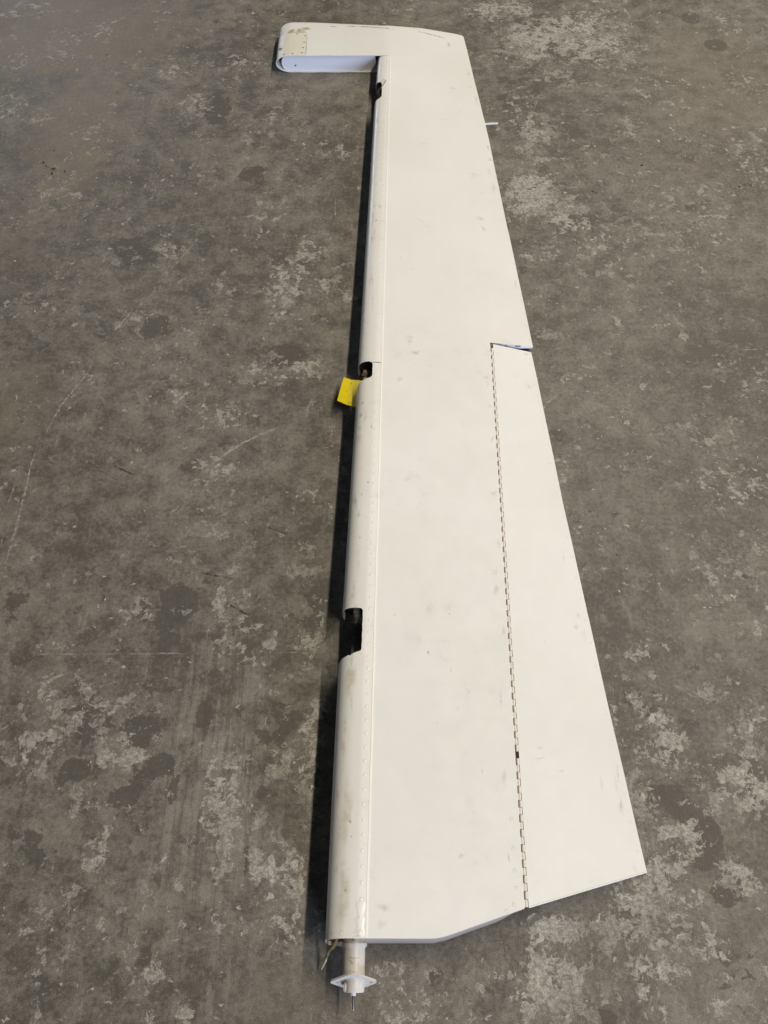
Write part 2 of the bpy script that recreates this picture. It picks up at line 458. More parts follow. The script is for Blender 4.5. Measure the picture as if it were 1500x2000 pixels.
SCR = [[(-0.8495,0.7382),(-0.8497,0.796),(-0.8483,0.849),(-0.8493,0.9245),(-0.8502,0.9599),(-0.8536,1.018),(-0.8491,1.081)],[(-0.8388,1.1086),(-0.8319,1.1477),(-0.818,1.2037),(-0.7904,1.2614),(-0.7742,1.3002),(-0.7652,1.352)],[(-0.7356,1.4359),(-0.7096,1.4857),(-0.6869,1.5347)],[(-0.6108,1.6767),(-0.5735,1.7492),(-0.5285,1.846)],[(-0.3961,1.0432),(-0.3522,1.081),(-0.3104,1.1086),(-0.2638,1.1304)],[(-0.1481,1.9934),(-0.1452,1.9016)],[(-0.6875,1.5385),(-0.6986,1.445)],[(0.738,0.8761),(0.7749,0.8816),(0.8143,0.8871)],[(0.9504,1.3837),(1.0128,1.3891)],[(0.5468,1.0779),(0.5204,1.2118),(0.4979,1.2398)],[(0.4103,1.2037),(0.4481,1.2398)],[(-0.4174,0.7344),(-0.3766,0.7269),(-0.3358,0.7181)],[(-0.3472,0.6629),(-0.2941,0.6317)],[(-0.6532,1.018),(-0.5995,0.9916)],[(-0.6372,0.5138),(-0.634,0.4864)],[(-0.2914,-0.0965),(-0.2778,-0.1016)],[(-0.8833,0.9106),(-0.8797,0.9457),(-0.8787,0.9671)],[(-0.8714,0.7895),(-0.8741,0.8289)],[(-0.4714,0.796),(-0.4534,0.8652)],[(-0.2682,0.849),(-0.2197,0.8289)],[(0.5823,0.4594),(0.5748,0.4414)]]
CRACK = [(-0.875,0.543),(-0.789,0.544),(-0.659,0.544),(-0.454,0.546),(-0.335,0.545),(-0.27,0.546),(-0.206,0.548),(-0.119,0.548)]
BITS = [(-0.957,1.523),(-0.947,1.452),(-0.413,1.368),(-0.558,0.893),(-0.579,1.015),(0.953,3.036),(1.389,3.036),(0.749,1.473),(0.685,1.386),(0.623,1.2),(0.598,1.164),(0.626,1.146),(0.509,0.845),(0.841,0.986),(0.841,0.963),(0.862,0.96),(0.898,0.967),(0.908,1.043),(0.759,0.726),(0.698,0.65),(0.71,0.65),(0.72,0.676),(0.544,0.845),(0.496,0.951),(-0.828,1.875)]
DBITS = [(-1.072,2.156),(-1.06,2.138),(-1.052,2.131),(-1.032,2.126),(-0.996,2.113),(-1.051,2.216),(-0.888,2.206),(-1.042,2.005),(-0.997,1.977),(-1.103,1.963),(-1.098,1.982),(-1.052,2.015),(0.81,2.143),(0.847,2.138),(0.638,2.019),(0.648,2.012),(1.093,2.041),(1.111,2.05),(1.129,2.048),(0.527,0.778),(-0.939,1.22)]


# ------------------------------------------------------------------ floor
def field(X, Y, ells, sharp=1.0):
    f = np.zeros_like(X)
    for (cx, cy, rx, ry, w) in ells:
        q = ((X - cx) / rx) ** 2 + ((Y - cy) / ry) ** 2
        f = np.maximum(f, w * np.exp(-(q * 0.75) ** 1.6))
    return f


def floor():
    xs_ = np.concatenate([np.linspace(-12, -1.9, 24)[:-1], np.arange(-1.9, 1.9, 0.012), np.linspace(1.9, 12, 24)])
    ys_ = np.concatenate([np.linspace(-10, -0.6, 22)[:-1], np.arange(-0.6, 3.7, 0.012), np.linspace(3.7, 14, 24)])
    X, Y = np.meshgrid(xs_, ys_)
    nx, ny = len(xs_), len(ys_)
    co = np.stack([X.ravel(), Y.ravel(), np.zeros(nx * ny)], 1)
    idx = np.arange(nx * ny).reshape(ny, nx)
    q = np.stack([idx[:-1, :-1], idx[:-1, 1:], idx[1:, 1:], idx[1:, :-1]], -1).reshape(-1, 4)
    me = bpy.data.meshes.new("concrete_floor")
    me.vertices.add(len(co))
    me.vertices.foreach_set("co", co.ravel())
    me.loops.add(q.size)
    me.loops.foreach_set("vertex_index", q.ravel())
    me.polygons.add(len(q))
    me.polygons.foreach_set("loop_start", np.arange(0, q.size, 4))
    me.update(calc_edges=True)
    me.validate()
    # the same kind of wear goes on outside the part in view
    inside = (np.abs(X) < 0.45 + 0.36 * (Y + 0.4)) & (Y > -0.15) & (Y < 3.15)
    out_f, out_d, out_w = [], [], []
    for _ in range(260):
        cx, cy = rng.uniform(-5, 5), rng.uniform(-4, 8)
        if abs(cx) < 0.5 + 0.36 * (cy + 0.4) and -0.2 < cy < 3.2:
            continue
        s = rng.uniform(0.04, 0.16)
        (out_f if rng.random() < 0.6 else out_d if rng.random() < 0.7 else out_w).append(
            (cx, cy, s, s * rng.uniform(0.6, 1.5), rng.uniform(0.4, 0.8)))
    for nm, ells in (("flake", FLAKE + out_f), ("dark", DARK + out_d), ("oval", OVAL), ("warm", WARM + out_w), ("streak", STREAK)):
        a = me.attributes.new(nm, 'FLOAT', 'POINT')
        a.data.foreach_set("value", field(X, Y, ells).ravel().astype(np.float32))
    o = link("floor", me, M['floor'], None, 0)
    tag(o, None, None, kind="structure")
    return o


def ribbon(name, pts, width, mat, parent, z, step=0.006, jag=0.5, n=None):
    """A scratch: narrow ragged strip following a line on the surface; z may be a function."""
    P = [Vector((x, y, 0)) for x, y in pts]
    L = [0]
    for a, b in zip(P, P[1:]):
        L.append(L[-1] + (b - a).length)
    m = max(3, int(L[-1] / step))
    verts, faces, edge = [], [], []
    for i in range(m + 1):
        d = L[-1] * i / m
        k = max(0, min(len(P) - 2, next((q for q in range(len(L) - 1) if d <= L[q + 1]), len(P) - 2)))
        t = (d - L[k]) / max(1e-9, L[k + 1] - L[k])
        p = P[k].lerp(P[k + 1], t)
        dr = (P[k + 1] - P[k]).normalized()
        nr = Vector((-dr.y, dr.x, 0))
        w = width * (1 + jag * random.uniform(-1, 1)) * min(1, 4 * min(i, m - i) / m + 0.25)
        p = p + nr * random.uniform(-0.3, 0.3) * width * jag
        for s, e in ((-1, 0.0), (0, 1.0), (1, 0.0)):
            q = p + nr * w * 0.5 * s
            q.z = z(q.x, q.y) if callable(z) else z
            verts.append(q)
            edge.append(e)
        if i:
            b = 3 * i
            faces += [(b - 3, b - 2, b + 1, b), (b - 2, b - 1, b + 2, b + 1)]
    me = bpy.data.meshes.new(name)
    me.from_pydata(verts, [], faces)
    at = me.attributes.new("edge", 'FLOAT', 'POINT')
    at.data.foreach_set("value", edge)
    o = link(name, me, mat, parent, 0)
    return o


def blotch(name, cx, cy, rx, ry, mat, parent, zf, rot=0.0, strength=1.0):
    n, rings = 20, 4
    ph = [random.uniform(0, 6.28) for _ in range(3)]
    verts, edge, faces = [Vector((cx, cy, zf(cx, cy)))], [strength], []
    for k in range(1, rings + 1):
        for q in range(n):
            t = 2 * math.pi * q / n
            w = 1 + 0.22 * math.sin(2 * t + ph[0]) + 0.14 * math.sin(3 * t + ph[1]) + 0.1 * math.sin(5 * t + ph[2])
            u, v = rx * w * math.cos(t) * k / rings, ry * w * math.sin(t) * k / rings
            x, y = cx + u * math.cos(rot) - v * math.sin(rot), cy + u * math.sin(rot) + v * math.cos(rot)
            verts.append(Vector((x, y, zf(x, y))))
            edge.append(strength * (1 - k / rings))
    for q in range(n):
        faces.append((0, 1 + q, 1 + (q + 1) % n))
    for k in range(rings - 1):
        for q in range(n):
            a, b = 1 + k * n + q, 1 + k * n + (q + 1) % n
            faces.append((a, a + n, b + n, b))
    me = bpy.data.meshes.new(name)
    me.from_pydata(verts, [], faces)
    at = me.attributes.new("edge", 'FLOAT', 'POINT')
    at.data.foreach_set("value", edge)
    return link(name, me, mat, parent, 0)


FLOOR = floor()
for i, line in enumerate(SCR):
    if i in (6, 7, 9, 18):
        continue
    dark = i in (11, 12, 13, 19)
    w = 0.0075 if i < 2 else (0.011 if i == 4 else 0.005)
    ribbon("scratch", line, w, M['dscratch'] if dark else M['scratch'], FLOOR, 0.0004)
ribbon("hairline_joint", CRACK, 0.005, M['crack'], FLOOR, 0.0003, jag=0.3)


def grit(name, spots, mat, smin, smax, label, cat):
    bm = bmesh.new()
    for (x, y) in spots:
        s = random.uniform(smin, smax)
        r = bmesh.ops.create_icosphere(bm, subdivisions=1, radius=s)
        mt = Matrix.Translation((x, y, s * 0.3)) @ Matrix.Rotation(random.uniform(0, 6), 4, 'Z') @ Matrix.Diagonal((1.5, random.uniform(0.6, 1.0), 0.35, 1))
        for v in r['verts']:
            v.co = mt @ (v.co * random.uniform(0.75, 1.2))
    o = from_bm(name, bm, mat, None, 20, weld=0)
    return tag(o, label, cat, kind="stuff")


extra = [(rng.uniform(-1.3, 1.3), rng.uniform(-0.1, 3.0)) for _ in range(90)]
extra = [(x, y) for x, y in extra if not (-0.42 < x < 0.5)]
grit("pale_grit", BITS + extra, M['grit'], 0.0011, 0.0028, "tiny pale crumbs scattered over the concrete floor", "grit")
extra = [(-1.06 + rng.normal(0, 0.03), 2.14 + rng.normal(0, 0.02)) for _ in range(4)]
grit("dark_grit", DBITS + extra, M['dgrit'], 0.0018, 0.0046, "small dark dirt crumbs lying in loose groups on the floor", "grit")


# ------------------------------------------------------------------ elevator: the section along the span
Y_ROOT, Y_NOTCH, Y_HORN = 0.018, 1.380, 2.640


def x_seam(Y):
    return -0.0299 + 0.01956 * (Y - 0.02)


def x_nose(Y):
    return float(np.interp(Y, [0.0, 0.25, 0.48, 0.64, 1.16, 1.43, 2.39, 2.64],
                           [-0.0992, -0.0955, -0.0908, -0.0850, -0.0680, -0.0594, -0.0300, -0.0205]))


def rad(Y):
    return 0.050 + (0.0295 - 0.050) * Y / 2.64 if Y < 2.64 else 0.0295


def x_te(Y):
    return x_te0(Y) + 0.0005 * math.sin(19 * Y) * math.sin(7.3 * Y + 1)


def x_te0(Y):
    if Y < 1.38:
        return float(np.interp(Y, [0.126, 0.254, 0.518, 0.908, 1.375], [0.4826, 0.4718, 0.4494, 0.4200, 0.3890]))
    return float(np.interp(Y, [1.38, 1.851, 2.314, 2.848], [0.3923, 0.3609, 0.3310, 0.2844]))


def z_te(Y):
    return float(np.interp(Y, [0, 1.38, 2.86], [0.017, 0.017, 0.010]))


def x_hinge(Y):          # middle of the hinge gap
    return float(np.interp(Y, [0.0, 1.38], [0.2475, 0.2812])) if Y < 1.38 else 0.2812 + (Y - 1.38) * -0.02


def slope(Y):
    r, c = rad(Y), x_nose(Y) + rad(Y)
    xt, zt = x_te(Y) if Y > 1.38 else float(np.interp(Y, [0, 1.38], [0.493, 0.3923])), z_te(Y)
    D = math.hypot(xt - c, r - zt)
    b = math.atan2(r - zt, xt - c) + math.asin(min(1, r / D))
    return b, xt, zt, c, r


PW = 3.0                 # the nose is blunter than a circle


def blunt(a):
    c, s_ = abs(math.cos(a)), abs(math.sin(a))
    return (c ** PW + s_ ** PW) ** (-1 / PW) if math.cos(a) < 0 else 1.0


def z_top(X, Y):
    b, xt, zt, c, r = slope(Y)
    if X < c:
        return 2 * r
    if X < c + r * math.sin(b):
        return r + math.sqrt(max(0, r * r - (X - c) ** 2))
    wav = 0.0002 * math.sin(9 * X + 3 * Y) * math.sin(5.3 * Y)
    return max(0.004, zt + (xt - X) * math.tan(b)) + wav * min(1, max(0, (xt - X) * 8))


def z_bot(X, Y):
    b, xt, zt, c, r = slope(Y)
    t = max(0, min(1, (X - c) / (xt - c)))
    return 0.0015 + t * (zt - 0.007)


def y_root(X):           # plan line of the inboard end
    return float(np.interp(X, [-1, 0.085, 0.105, 0.2395, 0.2507, 0.4826], [0.018, 0.018, 0.0215, 0.063, 0.0655, 0.126]))


def y_tip(X):
    y = float(np.interp(X, [-0.37, -0.25, 0.0, 0.14, 0.27], [2.866, 2.864, 2.844, 2.861, 2.8565]))
    e = X - (0.2844 - 0.014)
    if e > 0:
        y -= 0.014 - math.sqrt(max(0, 0.014 ** 2 - e * e))
    return y


ELEV = bpy.data.objects.new("aircraft_elevator", None)
COL.objects.link(ELEV)
ELEV.location = (0.10, 1.40, 0.0)
tag(ELEV, "long tapered white aircraft elevator with horn tip and hinged trim tab lying on concrete", "aircraft part")


def part(name, bm, mat, parent=None, smooth=35.0, **kw):
    return from_bm(name, bm, mat, parent or ELEV, smooth, **kw)


# ---- main skin: top, underside, tip and horn as one sheet-metal shell
HG = 0.0041              # half width of the hinge gap
LX, LE = 0.052, -0.3695


def main_skin():
    bm = bmesh.new()
    n1, n2, nh = 18, 9, 14

    def cols(Y):
        a, h = x_seam(Y) - 0.008, x_hinge(Y) - HG
        t = x_te(Y)
        return [a + (h - a) * i / n1 for i in range(n1 + 1)], [h + (t - h) * i / n2 for i in range(n2 + 1)]

    for zf in (z_top, z_bot):
        # inboard panel up to the hinge
        P = []
        for j in range(41):
            row = []
            for i in range(n1 + 1):
                Y = Y_ROOT + (Y_NOTCH - Y_ROOT) * j / 40
                X = cols(min(Y, 1.3799))[0][i]
                y0 = y_root(X)
                Y = y0 + (Y_NOTCH - y0) * j / 40
                X = (x_seam(Y) - 0.008) + (x_hinge(Y) - HG - x_seam(Y) + 0.008) * i / n1
                z = zf(X, Y)
                row.append(Vector((X, Y, z)))
            P.append(row)
        grid_faces(bm, P)
        # outboard panel to the trailing edge
        P = []
        for j in range(39):
            Y = Y_NOTCH + 1e-4 + (Y_HORN - Y_NOTCH) * j / 38 if j < 38 else Y_HORN
            c1, c2 = cols(max(Y, 1.3801))
            P.append([Vector((X, Y, zf(X, max(Y, 1.3801)))) for X in c1 + c2[1:]])
        grid_faces(bm, P)
        # horn and tip, flat part
        c1, c2 = cols(Y_HORN)
        hx = [LE + LX + (c1[0] - LE - LX) * i / nh for i in range(nh)]

        def tip_l(X):
            h = (z_top(X, 2.80) - z_bot(X, 2.80)) / 2
            return 0.003 + 0.027 * h / 0.0295

        P, E = [], []
        allx = hx + c1 + c2[1:]
        for j in range(9):
            row = []
            for X in allx:
                t = j / 8
                # trailing columns follow the trailing edge
                yt = y_tip(min(X, 0.2840)) - tip_l(X)
                Y = Y_HORN + (yt - Y_HORN) * t
                Xq = X
                if X > c1[0]:
                    Xq = c1[0] + (X - c1[0]) * (x_te(Y) - c1[0]) / (x_te(Y_HORN) - c1[0])
                row.append(Vector((Xq, Y, zf(Xq, Y))))
            P.append(row)
        grid_faces(bm, P)
        # rolled tip edge
        sgn = 1 if zf is z_top else -1
        S = []
        for k in range(7):
            ph = math.pi / 2 * k / 6
            row = []
            for p in P[-1]:
                X = p.x
                zt_, zb_ = z_top(X, p.y), z_bot(X, p.y)
                zm, h = (zt_ + zb_) / 2, (zt_ - zb_) / 2
                l = y_tip(min(X, 0.2840)) - p.y
                row.append(Vector((X, p.y + l * math.sin(ph), zm + sgn * h * math.cos(ph))))
            S.append(row)
        grid_faces(bm, S)
        # rolled leading edge of the horn
        S = []
        for k in range(11):
            ph = math.pi / 2 * k / 10
            row = []
            for r_ in P:
                p = r_[0]
                zm, h = 0.0295, 0.0295 - 0.0008
                row.append(Vector((p.x - LX * math.sin(ph), p.y, zm + sgn * (z_top(p.x, p.y) - 0.0295 if sgn > 0 else 0.0295 - z_bot(p.x, p.y)) * math.cos(ph))))
            S.append(row)
        grid_faces(bm, S)
        # corner between the two rolls
        p = P[-1][0]
        l = y_tip(p.x) - p.y
        S = []
        zh = (z_top(p.x, p.y) - 0.0295) if sgn > 0 else (0.0295 - z_bot(p.x, p.y))
        for k in range(11):
            ph = math.pi / 2 * k / 10
            row = []
            for a in range(9):
                al = math.pi / 2 * a / 8
                row.append(Vector((p.x - LX * math.sin(ph) * math.cos(al), p.y + l * math.sin(ph) * math.sin(al), 0.0295 + sgn * zh * math.cos(ph))))
            S.append(row)
        grid_faces(bm, S)
    # trailing edge strip of the outboard panel and the tip
    P = []
    ys = [Y_NOTCH + 1e-4 + (Y_HORN - Y_NOTCH) * j / 38 if j < 38 else Y_HORN for j in range(39)]
    for Y in ys:
        X = x_te(max(Y, 1.3801))
        P.append([Vector((X, Y, z_top(X, max(Y, 1.3801)))), Vector((X, Y, z_bot(X, max(Y, 1.3801))))])
    grid_faces(bm, P)
    o = part("main_skin", bm, M['paint'], weld=3e-4)
    return solid(o, 0.0013)


SKIN = main_skin()
# web that closes the inboard panel along the hinge
bm = bmesh.new()
P = []
for j in range(41):
    Y = 0.066 + (Y_NOTCH - 0.068) * j / 40
    X = x_hinge(Y) - HG + 0.0003
    P.append([Vector((X, Y, z_top(X, Y) - 0.0012)), Vector((X, Y, z_top(X, Y) - 0.012))])
grid_faces(bm, P)
part("rear_spar", bm, M['paint'], smooth=0)

# ---- nose skin, two sheets with three hinge cut-outs


def nose_pt(s, Y, lift=0.0014, canted=True):
    """s: 0 at the upper seam, round the nose, 1 at the lower seam."""
    b, xt, zt, c, r = slope(Y)
    xs = x_seam(Y)
    tx = c + r * math.sin(b)
    l1 = max(0.001, xs - tx) / math.cos(b)
    l2 = r * (math.pi - 0.0 + b)
    l3 = max(0.001, xs - c)
    L = (l1 + l2 + l3) * s
    R_ = r + lift
    if L < l1:
        X = xs - L * math.cos(b)
        z = r + r * math.cos(b) - (X - tx) * math.tan(b) + lift
    elif L < l1 + l2:
        a = math.pi / 2 - b + (L - l1) / r
        f_ = blunt(a)
        X, z = c + R_ * f_ * math.cos(a), r + R_ * f_ * math.sin(a)
    else:
        X, z = c + (L - l1 - l2), 0.0
    return Vector((X, Y, max(0.0006, z))), l1 + l2 + l3


# cut-outs: (s from, s to, y from, y to, corner radius) with s in metres round the nose
def s_of_x(X, Y):
    b, xt, zt, c, r = slope(Y)
    xs, tx = x_seam(Y), c + r * math.sin(b)
    l1 = max(0.001, xs - tx) / math.cos(b)
    if X > tx:
        return (xs - X) / math.cos(b)
    return l1 + r * (math.acos(max(-1, min(1, (X - c) / r))) - (math.pi / 2 - b))


CUTS = [(s_of_x(-0.0438, 0.565), 9.0, 0.517, 0.612, 0.008),
        (s_of_x(-0.0280, 1.250), 9.0, 1.222, 1.2765, 0.012),
        (s_of_x(-0.0060, 2.445), 9.0, 2.388, 2.490, 0.020)]


def sdf(s, Y):
    best = 9.0
    for (s0, s1, y0, y1, rc) in CUTS:
        L = nose_pt(0, (y0 + y1) / 2)[1]
        s1 = L - s0
        cx, cy, hx, hy = (s0 + s1) / 2, (y0 + y1) / 2, (s1 - s0) / 2 - rc, (y1 - y0) / 2 - rc
        # the cut flares a little round the nose
        hy2 = hy + (0.019 if Y < cy else 0.003) * min(1.0, 1.25 * max(0, 1 - abs(s - cx) / hx))
        qx, qy = abs(s - cx) - hx, abs(Y - cy) - hy2
        d = math.hypot(max(qx, 0), max(qy, 0)) + min(max(qx, qy), 0) - rc
        d += 0.0003 * math.sin(310 * s + 40 * cy) * math.sin(270 * Y)
        best = min(best, d)
    return best


def nose_sheet(y0, y1, canted):
    bm = bmesh.new()
    ns = 56
    m = int((y1 - y0) / 0.005)
    V, D = [], []
    for j in range(m + 1):
        row, drow = [], []
        for i in range(ns + 1):
            Y = y0 + (y1 - y0) * j / m
            L = nose_pt(0, Y)[1]
            s = L * i / ns
            d = sdf(s, Y)
            if abs(d) < 0.0032:
                e = 2e-4
                gx, gy = (sdf(s + e, Y) - sdf(s - e, Y)) / (2 * e), (sdf(s, Y + e) - sdf(s, Y - e)) / (2 * e)
                s, Y = s - d * gx, Y - d * gy
                d = 0.0
            p, _ = nose_pt(max(0, min(1, s / L)), Y)
            if canted and j < 6:
                p.y -= 0.011 * (1 - j / 6) * max(0.0, 1 - p.z / (2 * rad(Y)))
            row.append(bm.verts.new(p))
            drow.append(d)
        V.append(row)
        D.append(drow)
    for j in range(m):
        for i in range(ns):
            q = (D[j][i], D[j + 1][i], D[j + 1][i + 1], D[j][i + 1])
            if min(q) < -1e-6 or sum(abs(x) for x in q) < 1e-9 and sdf((i + .5) / ns * nose_pt(0, y0 + (y1 - y0) * (j + .5) / m)[1], y0 + (y1 - y0) * (j + .5) / m) < 0:
                continue
            bm.faces.new((V[j][i], V[j][i + 1], V[j + 1][i + 1], V[j + 1][i]))
    loose = [v for v in bm.verts if not v.link_faces]
    bmesh.ops.delete(bm, geom=loose, context='VERTS')
    o = part("nose_skin", bm, M['nose'], weld=0, recalc=True)
    return solid(o, 0.0014)


NOSE_A = nose_sheet(Y_ROOT, 1.2715, True)
NOSE_B = nose_sheet(1.2735, 2.6365, False)
NOSE_A["label"] = "inboard nose skin with a wide rectangular hinge cut-out"
NOSE_B["label"] = "outboard nose skin running up to the horn"

# sealant bead along the lap of nose skin and main skin
bm = bmesh.new()
P = []
for j in range(131):
    Y = Y_ROOT + 0.001 + (2.63 - Y_ROOT) * j / 130
    b = slope(Y)[0]
    row = []
    for k in range(6):
        a = math.pi * k / 5
        X = x_seam(Y) + 0.0004 + 0.0019 * math.cos(a) + 0.0003 * math.sin(Y * 40)
        row.append(Vector((X, Y, z_top(X, Y) + 0.0002 + 0.0017 * math.sin(a) + (0.0006 if k > 3 else 0))))
    P.append(row)
grid_faces(bm, P)
part("seam_bead", bm, M['bead'])

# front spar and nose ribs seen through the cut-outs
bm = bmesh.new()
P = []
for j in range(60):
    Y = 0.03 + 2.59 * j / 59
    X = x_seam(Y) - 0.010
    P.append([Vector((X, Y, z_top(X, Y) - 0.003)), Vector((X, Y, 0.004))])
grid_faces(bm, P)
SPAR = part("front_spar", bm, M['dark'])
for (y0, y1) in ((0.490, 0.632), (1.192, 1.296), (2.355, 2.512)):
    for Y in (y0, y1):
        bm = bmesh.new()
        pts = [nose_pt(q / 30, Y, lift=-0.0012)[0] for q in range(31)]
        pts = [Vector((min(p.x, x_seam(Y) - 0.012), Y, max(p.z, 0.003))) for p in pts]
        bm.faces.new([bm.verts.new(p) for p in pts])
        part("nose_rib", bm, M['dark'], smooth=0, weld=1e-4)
# bolts on the spar in the wide cut-out
for Y, dz in ((0.535, 0.030), (0.541, 0.042), (0.556, 0.034), (0.566, 0.034)):
    bm = bmesh.new()
    X = x_seam(Y) - 0.010
    tube(bm, [(X, Y, dz), (X - 0.004, Y, dz)], 0.0032, 6)
    part("bolt", bm, M['steel'], SPAR)
# hinge bracket in the middle cut-out
bm = bmesh.new()
for z0, z1, xa, xb in ((0.028, 0.033, -0.058, -0.014), (0.050, 0.055, -0.052, -0.014)):
    r_ = bmesh.ops.create_cube(bm, size=1.0)
    for v in r_['verts']:
        v.co = Vector(((xa + xb) / 2 + v.co.x * (xb - xa), 1.252 + v.co.y * 0.036, (z0 + z1) / 2 + v.co.z * (z1 - z0)))
part("hinge_bracket", bm, M['olive'])
bm = bmesh.new()
tube(bm, [(-0.050, 1.252, 0.022), (-0.050, 1.252, 0.060)], 0.006, 10)
part("bracket_bolt", bm, M['darksteel'])

# ---- horn rib, set a little inside the open side of the horn
out = []
for q in range(17):
    a = math.pi / 2 + math.pi * q / 16
    out.append((-0.327 + 0.024 * math.cos(a), 0.0295 + 0.0275 * math.sin(a)))
out = [(-0.031, 0.0570)] + out + [(-0.040, 0.0020), (-0.027, 0.030)]
plate("horn_rib", out, [circle(-0.3045, 0.021, 0.0030)], 0.0012, M['rib'], ELEV, lambda c: Vector((c.x, 2.647 + c.z, c.y)))
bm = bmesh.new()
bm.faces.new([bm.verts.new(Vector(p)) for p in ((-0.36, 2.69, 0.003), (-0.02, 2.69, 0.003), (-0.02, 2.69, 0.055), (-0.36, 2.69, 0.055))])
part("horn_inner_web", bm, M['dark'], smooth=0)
# turned flange along the lower lip of the horn
bm = bmesh.new()
tube(bm, [(-0.325 + 0.29 * q / 20, 2.6405, 0.0022 + 0.0004 * math.sin(q)) for q in range(21)], 0.0016, 6)
part("horn_lip", bm, M['cover'])

# ---- balance weight cover on the horn's nose


def horn_z(X, Y, sgn, lift):
    if X >= LE + LX:
        return (z_top(X, Y) if sgn > 0 else z_bot(X, Y)) + sgn * lift
    t = (LE + LX - X) / (LX + lift)
    h = 0.0295 if sgn > 0 else 0.028
    return 0.0295 + sgn * (h + lift) * math.sqrt(max(0, 1 - t * t))


bm = bmesh.new()
P = []
lift = 0.0009
path = [(-0.2667 + (LE + LX + 0.2667) * q / 6, 1) for q in range(6)]
path += [(LE + LX - (LX + lift) * math.sin(math.pi / 2 * q / 12), 1) for q in range(13)]
path += [(LE + LX - (LX + lift) * math.cos(math.pi / 2 * q / 12), -1) for q in range(1, 13)]
path += [(-0.2667 + (LE + LX + 0.2667) * (5 - q) / 6, -1) for q in range(6)]
for j in range(9):
    Y = 2.6405 + (2.776 - 2.6405) * j / 8
    P.append([Vector((X, Y, max(0.0004, horn_z(X, Y, s, lift)))) for X, s in path])
grid_faces(bm, P)
COVER = solid(part("balance_weight_cover", bm, M['cover']), 0.0009)
COVER["label"] = "yellowed cover panel with dark screws on the horn nose"
# dark joint lines round the cover


def on_top(X, Y, lift=0.0):
    if Y > Y_HORN and X < LE + LX:
        return horn_z(X, Y, 1, lift)
    return z_top(X, Y) + lift


ribbon("panel_joint", [(-0.2660, 2.641), (-0.2672, 2.777)], 0.0022, M['joint'], COVER, lambda x, y: on_top(x, y, 0.0005), jag=0.1)
ribbon("panel_joint", [(-0.2672, 2.777), (-0.30, 2.7775), (-0.335, 2.7775)], 0.0018, M['joint'], COVER, lambda x, y: on_top(x, y, 0.0005), jag=0.2)

# ---- rivets and screws


def rivet_mesh(name, r, hgt, ring, mats):
    bm = bmesh.new()
    n = 12
    prof = [(r * 0.0, hgt), (r * 0.55, hgt * 0.92), (r * 0.85, hgt * 0.6), (r, 0.0001)]
    rings = []
    for rr, z in prof[1:]:
        rings.append([bm.verts.new((rr * math.cos(2 * math.pi * q / n), rr * math.sin(2 * math.pi * q / n), z)) for q in range(n)])
    bm.faces.new(rings[0])
    for a, b in zip(rings, rings[1:]):
        for q in range(n):
            bm.faces.new((a[q], b[q], b[(q + 1) % n], a[(q + 1) % n]))
    rr = r + ring
    outer = [bm.verts.new((rr * math.cos(2 * math.pi * q / n), rr * math.sin(2 * math.pi * q / n), 0.00012)) for q in range(n)]
    for q in range(n):
        f = bm.faces.new((rings[-1][q], outer[q], outer[(q + 1) % n], rings[-1][(q + 1) % n]))
        f.material_index = 1
    bmesh.ops.recalc_face_normals(bm, faces=bm.faces)
    me = bpy.data.meshes.new(name)
    bm.to_mesh(me)
    bm.free()
    for m in mats:
        me.materials.append(m)
    me.polygons.foreach_set("use_smooth", [True] * len(me.polygons))
    return me


RIV = rivet_mesh("rivet", 0.0031, 0.0004, 0.0005, [M['nose'], M['ring']])
RIV_TE = rivet_mesh("rivet_small", 0.0019, 0.0002, 0.0005, [M['paint'], M['faint']])
SCREW = rivet_mesh("screw", 0.0032, 0.0006, 0.0004, [M['darksteel'], M['ring']])


def put(name, me, X, Y, zf, parent, scale=1.0):
    e = 0.004
    z = zf(X, Y)
    nx, ny = -(zf(X + e, Y) - zf(X - e, Y)) / (2 * e), -(zf(X, Y + e) - zf(X, Y - e)) / (2 * e)
    nrm = Vector((nx, ny, 1)).normalized()
    o = bpy.data.objects.new(name, me)
    COL.objects.link(o)
    o.parent = parent
    o.matrix_parent_inverse = parent_inv(parent)
    o.location = Vector((X, Y, z))
    o.rotation_euler = Vector((0, 0, 1)).rotation_difference(nrm).to_euler()
    o.scale = (scale,) * 3
    return o


def z_nose(X, Y):
    b, xt, zt, c, r = slope(Y)
    tx = c + r * math.sin(b)
    if X > tx:
        return r + r * math.cos(b) - (X - tx) * math.tan(b) + 0.0014
    q_ = r + 0.0014
    if X < c:
        return r + q_ * max(0.0, 1 - (abs(X - c) / q_) ** PW) ** (1 / PW)
    return r + math.sqrt(max(0, q_ ** 2 - (X - c) ** 2))


Y = 0.0254
k = 0
while Y < 2.61:
    if not 1.262 < Y < 1.284:
        sc_ = random.uniform(0.86, 1.0) * (1.0 if Y < 1.3 else 0.8)
        put("rivet", RIV, x_seam(Y) - 0.0105 + random.uniform(-0.0005, 0.0005), Y, z_nose, NOSE_A if Y < 1.27 else NOSE_B, sc_)
    Y += 0.0254
put("rivet", RIV, -0.0704, 0.0262, z_nose, NOSE_A, 1.1)
put("rivet", RIV, -0.0385, 0.0230, z_nose, NOSE_A, 1.35)
put("rivet", RIV, -0.0870, 0.0262, z_nose, NOSE_A, 0.8)
Y = 1.405
while Y < 2.83:
    put("rivet", RIV_TE, x_te(Y) - 0.0055, Y, z_top, SKIN)
    Y += 0.047
for X, Yv in ((0.2325, 0.096), (0.2325, 0.124), (0.2270, 0.070), (0.2120, 0.060), (0.2330, 0.160), (0.234, 0.21)):
    put("rivet", RIV_TE, X, Yv, z_top, SKIN, 1.5)
